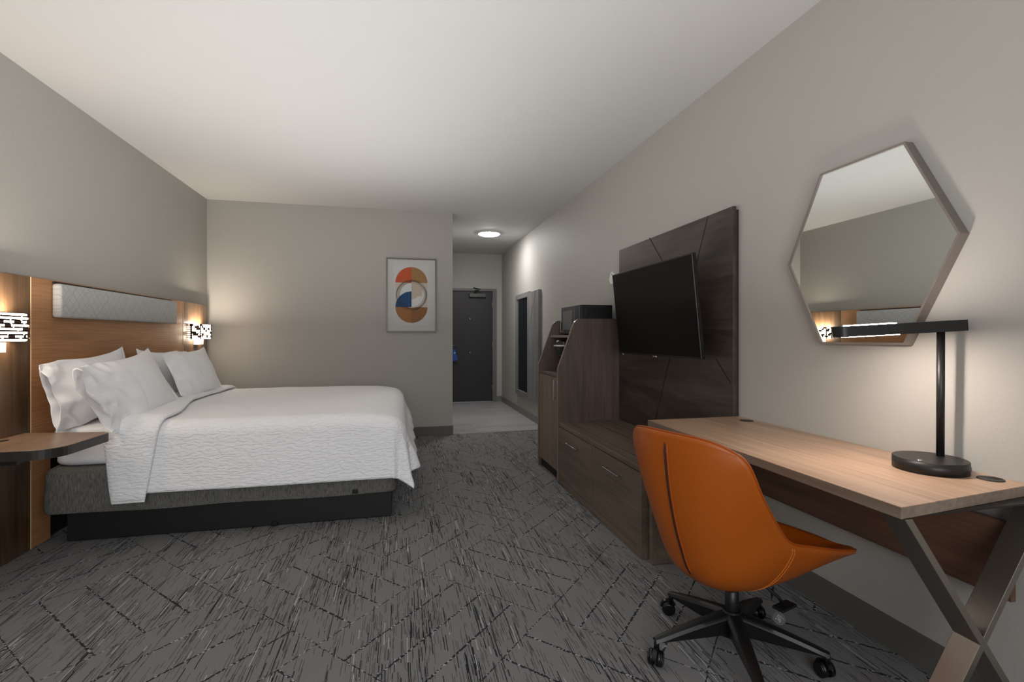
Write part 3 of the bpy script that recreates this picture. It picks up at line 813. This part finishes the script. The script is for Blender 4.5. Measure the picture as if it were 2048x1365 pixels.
# ------------------------------------------------------------------ microwave cabinet
XC = 1.28
t = thing('refreshment_cabinet', 'tall wooden cabinet with sloped side panels holding microwave and coffee maker', 'cabinet', (1.57, 4.18, 0))
def side(y0, y1):
    prof = rounded([(XC, 0, .003), (XC, 0, .945), (1.432, 0, 1.362), (XR - .002, 0, 1.362), (XR - .002, 0, .003)], [0, .06, .075, 0, 0])
    b = B(); poly(b, [(p.x, y0, p.z) for p in prof], (0, y1 - y0, 0), bev=.0012); return b
put('side_panel', side(3.872, 3.900), M_cab_v, t); put('side_panel', side(4.455, 4.483), M_cab_v, t)
for (y0, y1) in ((3.872, 3.900), (4.455, 4.483)):
    prof = rounded([(XC - .0006, 0, .003), (XC - .0006, 0, .945), (1.432, 0, 1.3626), (XR - .003, 0, 1.3626)], [0, .06, .075, 0])[1:]
    b = B(); prev = None
    prof = [Vector((XC - .0006, 0, .003))] + prof
    for p in prof:
        cur = [b.verts.new((p.x, y0 + .0004, p.z)), b.verts.new((p.x, y1 - .0004, p.z)), b.verts.new((p.x + .0008, y1 - .0004, p.z - .0004)), b.verts.new((p.x + .0008, y0 + .0004, p.z - .0004))]
        if prev:
            for k in range(4): b.faces.new((prev[k], prev[(k + 1) % 4], cur[(k + 1) % 4], cur[k]))
        prev = cur
    put('edge_banding', b, plain('edge_banding_pale', (128, 112, 100), .28), t)
b = B(); box(b, XC + .004, XR - .004, 3.900, 4.455, .872, .897, .001); put('counter', b, M_cab_v, t)
b = B(); box(b, 1.40, XR - .004, 3.900, 4.455, 1.203, 1.225, .001); put('shelf', b, plain('shelf_laminate', (132, 118, 108), .4), t)
b = B(); box(b, 1.835, XR - .003, 3.900, 4.455, .08, 1.30); put('back_panel', b, M_cab_v, t)
b = B(); box(b, XC + .006, XC + .026, 3.903, 4.452, .085, .868, .0015); d_ = put('door', b, M_cab_door, t)
b = B(); box(b, XC - .022, XC - .014, 3.935, 3.947, .675, .845, .001); box(b, XC - .016, XC + .006, 3.935, 3.947, .69, .70); box(b, XC - .016, XC + .006, 3.935, 3.947, .82, .83)
put('handle', b, M_chrome, d_)
b = B(); box(b, XC + .03, XC + .05, 3.900, 4.455, .003, .082); put('toe_kick', b, M_groove, t)

# microwave
t = thing('microwave', 'black microwave oven on the top shelf of the cabinet', 'microwave', (1.66, 4.17, 1.225))
b = B(); box(b, 1.505, 1.79, 3.925, 4.40, 1.235, 1.484, .004); put('body', b, M_black, t)
b = B(); box(b, 1.487, 1.504, 4.05, 4.40, 1.237, 1.482, .003); d_ = put('door', b, plain('microwave_door', (52, 53, 56), .3), t)
b = B(); box(b, 1.4855, 1.4872, 4.105, 4.345, 1.275, 1.445, .0006); put('door_window', b, plain('microwave_window', (98, 100, 104), .35), d_)
b = B(); box(b, 1.474, 1.479, 4.386, 4.391, 1.25, 1.36, .001); box(b, 1.479, 1.487, 4.386, 4.391, 1.254, 1.260); box(b, 1.479, 1.487, 4.386, 4.391, 1.35, 1.356); put('door_handle', b, M_steel, d_)
b = B(); box(b, 1.488, 1.504, 3.925, 4.046, 1.237, 1.482, .003); put('control_panel', b, plain('microwave_controls', (40, 41, 44), .35), t)
b = B()
pr = [(1.55, 1.225 + .03), (1.55, 1.44), (1.565, 1.455), (1.735, 1.455), (1.75, 1.44), (1.75, 1.255)]
tube(b, [(x, 3.9245, z) for x, z in pr], .004, 8); put('side_emboss', b, M_satin, t)
for (x, y) in ((1.53, 3.95), (1.76, 3.95), (1.53, 4.37), (1.76, 4.37)):
    b = B(); cyl(b, (x, y, 1.2252), (x, y, 1.236), .012, .014, 14); put('foot', b, M_black, t)

# coffee maker
t = thing('coffee_maker', 'small black coffee maker with silver band on the cabinet counter under the microwave', 'coffee maker', (1.49, 4.21, .897))
b = B(); box(b, 1.41, 1.63, 4.10, 4.32, .8975, .918, .006); put('base', b, M_black, t)
b = B(); box(b, 1.55, 1.65, 4.10, 4.32, .918, 1.06, .01); put('tower', b, M_black, t)
b = B()
pr = [(.040, 1.02), (.058, 1.05), (.070, 1.10), (.074, 1.13), (.072, 1.165), (.058, 1.178), (.0, 1.18)]
for (r0, z0), (r1, z1) in zip(pr, pr[1:]): cyl(b, (1.45, 4.22, z0), (1.45, 4.22, z1), r0, max(r1, .001), 32, caps=(z0 == 1.02))
box(b, 1.47, 1.64, 4.15, 4.29, 1.045, 1.175, .01); put('brew_head', b, M_satin, t)
b = B(); cyl(b, (1.45, 4.22, 1.122), (1.45, 4.22, 1.137), .082, .082, 40); cyl(b, (1.45, 4.22, 1.122), (1.45, 4.22, 1.137), .0815, .0815, 40); box(b, 1.355, 1.39, 4.205, 4.235, 1.124, 1.135, .003); put('metal_band', b, plain('silver_band', (200, 204, 210), .3, metal=.5), t)
b = B()
pr = [(.036, .9185), (.044, .93), (.046, .96), (.040, 1.00), (.036, 1.005)]
for (r0, z0), (r1, z1) in zip(pr, pr[1:]): cyl(b, (1.455, 4.22, z0), (1.455, 4.22, z1), r0, r1, 28)
put('mug', b, M_satin, t)

# ------------------------------------------------------------------ dresser bench
t = thing('dresser', 'low brown wooden dresser bench with two deep drawers under the television', 'dresser', (1.57, 3.15, 0))
Z0, Z1 = .003, .505
b = B(); box(b, XC, XR - .003, 2.436, 2.462, Z0, .474, .001); box(b, XC, XR - .003, 3.846, 3.869, Z0, .474, .001); box(b, XC, XC + .02, 2.462, 3.846, Z0, .052, .001)
box(b, XC + .003, XC + .02, 3.130, 3.158, .052, .474); box(b, 1.84, XR - .003, 2.462, 3.846, Z0, .474)
put('carcass', b, M_cab_h, t)
b = B(); box(b, XC - .002, XR - .003, 2.434, 3.870, .474, Z1, .0015); put('top', b, M_cab_h, t)
for x in (1.362, 1.555, 1.70):
    b = B(); box(b, x, x + .004, 2.44, 3.865, Z1 - .0003, Z1 + .0006); put('groove_line', b, M_groove, t)
b = B(); box(b, 1.366, 1.374, 2.44, 3.865, Z1, Z1 + .003, .001); put('metal_strip', b, M_cab_h, t)
for (y0, y1) in ((2.465, 3.127), (3.161, 3.843)):
    b = B(); box(b, XC, XC + .02, y0, y1, .056, .468, .0015); d_ = put('drawer', b, M_cab_h, t)
    yc = (y0 + y1) / 2
    yc = 2.787 if y0 < 3 else 3.498
    b = B(); box(b, XC - .030, XC - .021, yc - .110, yc + .110, .382, .390, .0015)
    for s in (-1, 1): box(b, XC - .025, XC, yc + s * .09 - .008, yc + s * .09 + .008, .380, .389, .001)
    put('handle', b, M_chrome, d_)

# ------------------------------------------------------------------ desk
ZD = .765
t = thing('desk', 'long pale oak desk with crossed steel leg against the right wall', 'desk', (1.57, 1.72, 0))
b = B(); poly(b, [(1.285, 1.026, ZD - .032), (1.298, 2.400, ZD - .032), (XR - .001, 2.400, ZD - .032), (XR - .001, 1.095, ZD - .032)], (0, 0, .030), bev=.001)
put('edge_core', b, M_deskedge, t)
b = B(); poly(b, [(1.285, 1.026, ZD - .0019), (1.298, 2.400, ZD - .0019), (XR - .001, 2.400, ZD - .0019), (XR - .001, 1.095, ZD - .0019)], (0, 0, .0019))
put('desktop', b, M_desk, t)
b = B(); box(b, 1.303, XR - .003, 2.362, 2.392, .003, ZD - .032, .001); put('end_panel', b, M_cab_h, t)
b = B(); box(b, 1.800, 1.820, 1.105, 2.362, .410, .648, .001); put('apron', b, M_apron, t)
for y in (1.30, 2.2):
    b = B(); box(b, 1.82, XR - .002, y, y + .02, .45, .60); put('apron_bracket', b, M_steel, t)
def bar(p, q, y0, y1, wdt, nm, parts):
    b = B(); P_, Q_ = Vector(p), Vector(q); d = (Q_ - P_).normalized(); nn = Vector((-d.z, 0, d.x)) * (wdt / 2)
    # cut level at floor and desktop
    def lvl(pt, s):
        k = (pt + nn * s); return k
    e = wdt / 2 / abs(d.z)
    pts = [P_ + Vector((-e, 0, 0)), Q_ + Vector((-e, 0, 0)), Q_ + Vector((e, 0, 0)), P_ + Vector((e, 0, 0))]
    poly(b, [(k.x, y0, k.z) for k in pts], (0, y1 - y0, 0), bev=.0012)
    put(nm, b, M_steel, parts)
bar((1.322, 0, ZD - .038), (1.836, 0, .004), 1.036, 1.106, .021, 'crossed_leg', t)
bar((1.842, 0, ZD - .038), (1.345, 0, .004), 1.0365, 1.1055, .021, 'crossed_leg', t)
b = B(); box(b, 1.30, 1.852, 1.045, 1.104, ZD - .038, ZD - .0325, .001); put('mounting_plate', b, M_blackmetal, t)
b = B(); cyl(b, (1.800, 2.262, ZD), (1.800, 2.262, ZD + .003), .034, .032, 32); put('grommet', b, M_black, t)
b = B(); cyl(b, (1.812, 1.165, ZD), (1.812, 1.165, ZD + .003), .034, .032, 32); put('grommet', b, M_black, t)
b = B(); box(b, 1.817, 1.841, 1.150, 1.176, ZD + .0031, ZD + .0036); put('grommet_slot', b, M_groove, t)

# desk lamp
t = thing('desk_lamp', 'black desk lamp with oval base and horizontal light bar, on the oak desk', 'lamp', (1.748, 1.295, ZD))
b = B(); c_ = (1.745, 1.297)
cyl(b, (*c_, ZD + .0003), (*c_, ZD + .0383), .102, .102, 64); cyl(b, (*c_, ZD + .0383), (*c_, ZD + .040), .102, .1005, 64)
put('base', b, M_blackmetal, t)
b = B(); cyl(b, (1.806, 1.308, ZD + .038), (1.800, 1.302, 1.235), .0115, .0115, 24); put('pole', b, M_blackmetal, t)
R0, R1 = Vector((1.846, 1.271, 1.252)), Vector((1.467, 1.407, 1.229))
u = (R1 - R0).normalized(); w_ = u.cross(Vector((0, 0, 1))).normalized(); v_ = w_.cross(u)
L_ = (R1 - R0).length; b = B(); hw_ = .030; hh = .0185
out = [(0, -hw_), (L_ - hw_, -hw_)] + [(L_ - hw_ + hw_ * math.sin(a), -hw_ * math.cos(a)) for a in [PI * i / 14 for i in range(1, 14)]] + [(L_ - hw_, hw_), (0, hw_)]
poly(b, [R0 + u * a + w_ * c - v_ * hh for a, c in out], v_ * (2 * hh), bev=.0015)
hd = put('light_bar', b, M_blackmetal, t)
b = B(); poly(b, [R0 + u * a + w_ * c - v_ * (hh + .0015) for a, c in ((L_ * .50, -.016), (L_ * .92, -.016), (L_ * .92, .016), (L_ * .50, .016))], v_ * .0014)
put('led_strip', b, emit('warm_led_strip', (1.0, .87, .77), 200), hd, label='glowing strip under the bar')
b = B(); poly(b, [R0 + u * a + w_ * c + v_ * (hh + .0001) for a, c in ((L_ * .52, -.016), (L_ * .90, -.016), (L_ * .90, .016), (L_ * .52, .016))], v_ * .0025)
put('led_strip', b, emit('warm_led_uplight', (1.0, .88, .80), 150), hd, label='glowing strip on top of the bar')
b = B(); cyl(b, (1.672, 1.275, ZD + .040), (1.672, 1.275, ZD + .0425), .009, .008, 24); put('power_button', b, M_chrome, t)
b = B()
dr_ = Vector((.62, -.785, 0)).normalized(); pc = Vector((c_[0], c_[1], ZD + .018)) + dr_ * .1015; tn = Vector((-dr_.y, dr_.x, 0))
rot_box(b, pc, (tn, Vector((0, 0, 1)), dr_), .008, .007, .0015, .0005); put('usb_port', b, M_groove, t)

# hexagonal mirror
t = thing('hexagonal_mirror', 'large hexagonal wall mirror with thin metal frame above the desk', 'mirror', (XR, 1.629, 1.18))
XM = 1.821; yc, zc = 1.629, 1.559
HV = [(-.372, 0), (-.186, -.378), (.186, -.378), (.372, 0), (.186, .378), (-.186, .378)]
b = B(); n = 6
def hv(k, s, x): return Vector((x, yc + HV[k][0] * s, zc + HV[k][1] * s))
for k in range(6):
    k2 = (k + 1) % 6
    so, si = 1.0, .975
    vv = [b.verts.new(p) for p in (hv(k, so, XM), hv(k2, so, XM), hv(k2, so, XR - .001), hv(k, so, XR - .001), hv(k, si, XM), hv(k2, si, XM), hv(k2, si, XR - .001), hv(k, si, XR - .001))]
    for f in ((0, 1, 2, 3), (4, 7, 6, 5), (0, 4, 5, 1), (3, 2, 6, 7)): b.faces.new([vv[i] for i in f])
bmesh.ops.remove_doubles(b, verts=b.verts, dist=1e-5)
put('frame', b, plain('mirror_frame_metal', (146, 138, 133), .30, metal=.75), t)
b = B(); poly(b, [hv(k, .975, XM + .005) for k in range(6)], (.004, 0, 0)); put('mirror_glass', b, M_mirror, t)

# entry wall mirror and wooden panel
t = thing('wall_mirror', 'tall narrow framed mirror on the right wall of the entry corridor', 'mirror', (XR, 7.27, .30))
my0, my1, mz0, mz1, mx = 6.866, 7.68, .298, 1.868, 1.820; fw = .075
b = B()
box(b, mx, XR - .001, my0, my0 + fw, mz0, mz1, .003); box(b, mx, XR - .001, my1 - fw, my1, mz0, mz1, .003); box(b, mx, XR - .001, my0 + fw, my1 - fw, mz0, mz0 + fw, .003); box(b, mx, XR - .001, my0 + fw, my1 - fw, mz1 - fw, mz1, .003)
put('frame', b, plain('grey_mirror_frame', (128, 126, 123), .4, metal=.1), t)
b = B(); box(b, mx + .018, mx + .024, my0 + fw, my1 - fw, mz0 + fw, mz1 - fw); put('mirror_glass', b, plain('dark_mirror_glass', (120, 128, 140), 0.02, metal=1.0, var=0), t)
t = thing('entry_panel', 'grey wood wall panel mounted beside the tall entry mirror', 'wall panel', (XR, 6.6, .30))
b = B(); box(b, 1.82, XR - .001, 6.345, 6.858, .305, 1.848, .002); put('board', b, M_grey_v, t)
b = B()
for a, c in (((6.86, 1.30), (6.46, 1.84)),):
    (y0, z0), (y1, z1) = a, c; d = Vector((0, y1 - y0, z1 - z0)).normalized(); nn = Vector((0, -d.z, d.y)) * .003
    p, q = Vector((1.8192, y0, z0)), Vector((1.8192, y1, z1)); poly(b, [p - nn, q - nn, q + nn, p + nn], (.0014, 0, 0))
put('groove_line', b, M_groove, t)

# ------------------------------------------------------------------ office chair
CC = Vector((1.238, 1.637, 0)); PS = math.radians(17.4)
CF = Vector((math.cos(PS), math.sin(PS), 0)); CR = Vector((math.sin(PS), -math.cos(PS), 0))
def cw(f, r, z): return CC + CF * f + CR * r + Vector((0, 0, z))
chair = thing('office_chair', 'orange leather swivel chair with black star base at the desk', 'chair', CC)
# stations: v -> edge (f, w, z), centre (f, z)
ST = [(0.0, (.372, .235, .405, .385, .398)), (.10, (.310, .286, .424, .31, .345)), (.28, (.160, .288, .462, .12, .292)), (.42, (.05, .272, .490, -.08, .288)), (.53, (-.051, .260, .520, -.225, .350)),
      (.63, (-.115, .256, .580, -.30, .50)), (.78, (-.205, .257, .690, -.345, .66)), (.90, (-.262, .252, .79, -.365, .79)), (1.0, (-.292, .226, .868, -.372, .882))]
def shell(u, v, inset=0.0):
    ef, ew, ez, cf, cz = interp(ST, v)
    uu = abs(u); k = uu ** 2.5
    # round the upper corners and the front corners
    p = cw(cf + (ef - cf) * k, math.copysign(1, u) * ew * (uu ** .96), cz + (ez - cz) * k)
    if v > .9:
        q = (v - .9) / .1; p.z -= .030 * q ** 2 * uu ** 5
    if v < .12:
        q = (.12 - v) / .12; p -= CF * (.050 * q * q * uu ** 3)
    return p
def normal(u, v):
    e = .004
    a = shell(min(1, u + e), v) - shell(max(-1, u - e), v); c = shell(u, min(1, v + e)) - shell(u, max(0, v - e))
    n_ = a.cross(c).normalized()
    return n_ * NSIGN
NSIGN = 1
NSIGN = 1 if normal(0, .3).z > 0 else -1
NU, NV = 56, 72
def thick(u, v):
    edge = 1 / (1 / max(1e-4, 1 - abs(u)) + 1 / max(1e-4, (1 - v) * 2.2) + 1 / max(1e-4, v * 3.0))
    t_ = .015 + .030 * (1 - math.exp(-edge * 9)) + .014 * max(0, 1 - v / .25)
    return t_
b = B()
Vo = [[b.verts.new(shell(-1 + 2 * i / NU, j / NV)) for i in range(NU + 1)] for j in range(NV + 1)]
for j in range(NV):
    for i in range(NU):
        f = b.faces.new((Vo[j][i], Vo[j][i + 1], Vo[j + 1][i + 1], Vo[j + 1][i])); f.smooth = True
Vi = [[b.verts.new(shell(-1 + 2 * i / NU, j / NV) + normal((-1 + 2 * i / NU) * .92, max(.07, min(.97, j / NV))) * thick(-1 + 2 * i / NU, j / NV)) for i in range(NU + 1)] for j in range(NV + 1)]
for j in range(NV):
    for i in range(NU):
        f = b.faces.new((Vi[j][i], Vi[j + 1][i], Vi[j + 1][i + 1], Vi[j][i + 1])); f.smooth = True
rim_o = [Vo[0][i] for i in range(NU + 1)] + [Vo[j][NU] for j in range(1, NV + 1)] + [Vo[NV][i] for i in range(NU - 1, -1, -1)] + [Vo[j][0] for j in range(NV - 1, 0, -1)]
rim_i = [Vi[0][i] for i in range(NU + 1)] + [Vi[j][NU] for j in range(1, NV + 1)] + [Vi[NV][i] for i in range(NU - 1, -1, -1)] + [Vi[j][0] for j in range(NV - 1, 0, -1)]
nr = len(rim_o); rim_m = []
for k in range(nr):
    tg = (rim_o[(k + 1) % nr].co - rim_o[k - 1].co).normalized(); nn_ = (rim_i[k].co - rim_o[k].co).normalized()
    outv = tg.cross(nn_); cmid = (rim_o[k].co + rim_i[k].co) / 2
    if outv.dot(cmid - shell(0, .5 if k % 2 else .5)) < 0: outv = -outv
    rim_m.append(b.verts.new(cmid + outv * .006))
for k in range(nr):
    k2 = (k + 1) % nr
    for r0_, r1_ in ((rim_o, rim_m), (rim_m, rim_i)):
        f = b.faces.new((r0_[k], r0_[k2], r1_[k2], r1_[k])); f.smooth = True
rimpts = [m_.co.copy() for m_ in rim_m]
sh = put('seat_shell', b, M_orange, chair)
b = B(); tube(b, rimpts, .0036, 8, closed=True); put('piping', b, M_orange_d, sh)
# raised seam with pleat down the back
b = B(); pts = []; rr = []
for k in range(41):
    v = .965 - (.965 - .545) * k / 40
    p = shell(0.02, v) - normal(.02, v) * .0005; pts.append(p); rr.append(.0048 * min(1, (k + 1) / 4, (41 - k) / 4 + .2))
tube(b, pts, rr, 8); put('back_seam', b, M_seam, sh)
b = B(); pts = [p + CR * .009 for p in pts]; tube(b, pts, [r * .9 for r in rr], 8); put('back_pleat', b, M_orange_d, sh)
def stitch(off):
    pts = []
    for k in range(61):
        f = k / 60
        u = .985 - .97 * f; v = .505 - .15 * math.sin(f * PI * .5) ** .6 * (1 - .25 * f) + off
        pts.append(shell(u, v) - normal(u, v) * .0006)
    return pts
b = B(); tube(b, stitch(0), .0010, 5); tube(b, stitch(.012), .0010, 5); put('stitching', b, M_stitch, sh)
# column, mechanism and base
b = B(); box_pts = None
cyl(b, cw(0, 0, .10), cw(0, 0, .29), .026, .024, 28); cyl(b, cw(0, 0, .065), cw(0, 0, .10), .020, .026, 24); put('gas_column', b, M_black, chair)
b = B(); rot_box(b, cw(.0, 0, .290), (CF, CR, Vector((0, 0, 1))), .08, .06, .012, .006); put('seat_mechanism', b, M_black, chair)
b = B(); tube(b, [cw(.05, .04, .285), cw(.09, .08, .27), cw(.12, .11, .235), cw(.13, .12, .215)], [.007, .006, .006, .006], 8)
rot_box(b, cw(.135, .125, .205), (CF, CR, Vector((0, 0, 1))), .045, .022, .005, .003); lv = put('lever', b, M_black, chair)
angs = [177, 105, 33, -39, -111]
for a in angs:
    a = math.radians(a); D = Vector((math.cos(a), math.sin(a), 0)); S = Vector((-math.sin(a), math.cos(a), 0)); UP = Vector((0, 0, 1))
    b = B(); rings = []
    for k in range(15):
        f = k / 14; r = .015 + f * .300
        zt = .168 - .055 * f - .018 * f * f; zb = .088 - .02 * (1 - f) + .0 * f
        zb = .088 - .006 * f if f > .15 else .070 + .12 * f
        wt = .031 - .012 * f; wb = .020 - .005 * f
        if f > .95: wt *= .8; wb *= .8
        c0 = CC + D * r
        ring = [(-wb, zb), (wb, zb), (wt, zt - .014), (wt * .72, zt - .003), (wt * .3, zt), (-wt * .3, zt), (-wt * .72, zt - .003), (-wt, zt - .014)]
        rings.append([b.verts.new(c0 + S * x + UP * z) for x, z in ring])
    for k in range(14):
        for i in range(8):
            f = b.faces.new((rings[k][i], rings[k][(i + 1) % 8], rings[k + 1][(i + 1) % 8], rings[k + 1][i])); f.smooth = True
    b.faces.new(rings[0]); b.faces.new(rings[-1])
    lg = put('base_leg', b, M_black, chair, True, autosmooth=.7)
    # twin wheel caster
    c0 = CC + D * .308; sw = a + (.9 if a > 0 else 2.2); T_ = Vector((math.cos(sw), math.sin(sw), 0)); A_ = Vector((-math.sin(sw), math.cos(sw), 0))
    b = B(); cyl(b, c0 + UP * .05, c0 + UP * .092, .010, .010, 14)
    wc = c0 + T_ * .012 + UP * .0285
    for s in (-1, 1):
        cyl(b, wc + A_ * (s * .006), wc + A_ * (s * .022), .0275, .0275, 28); cyl(b, wc + A_ * (s * .022), wc + A_ * (s * .027), .0275, .021, 28)
    cyl(b, wc - A_ * .007, wc + A_ * .007, .012, .012, 14)
    pts = [wc + T_ * (.031 * math.cos(q)) + UP * (.031 * math.sin(q)) for q in [PI * (.05 + .8 * i / 12) for i in range(13)]]
    for p, q in zip(pts, pts[1:]): rot_box(b, (p + q) / 2, ((q - p).normalized(), A_, (q - p).normalized().cross(A_)), (q - p).length / 2 + .001, .008, .003)
    put('caster', b, M_satin, lg)
b = B(); cyl(b, cw(0, 0, .085), cw(0, 0, .172), .036, .033, 32); put('hub', b, M_black, chair)
# hang tag on the lever
tc_ = cw(.100, .125, .168); nn = (Vector((0, 0, 1.215)) - tc_).normalized(); tu = nn.cross(Vector((0, 0, 1))).normalized(); tv = tu.cross(nn)
b = B(); cyl(b, tc_ - nn * .001, tc_ + nn * .001, .021, .021, 36)
hg = tag(put('hang_tag', b, M_black), 'round black tag with white print hanging under the orange chair seat', 'tag')
b = B(); rs = random.Random(2)
for k in range(6):
    for j in range(4):
        if rs.random() < .25: continue
        ww = .0026; pp = tc_ + nn * .0016 + (tu * .8 + tv * .5) * ((j - 1.5) * .0052 + rs.uniform(-.001, .001)) + (tv * .8 - tu * .5) * ((k - 2.5) * .0038)
        rot_box(b, pp, ((tu * .8 + tv * .5).normalized(), (tv * .8 - tu * .5).normalized(), nn), ww / 2, .0008, .0002)
put('printed_text', b, plain('tag_print', (190, 190, 188), .6), hg)
b = B(); tube(b, [tc_ + tv * .019, tc_ + tv * .032 + tu * .003, cw(.105, .125, .203)], .0012, 6); put('string', b, M_black, hg)
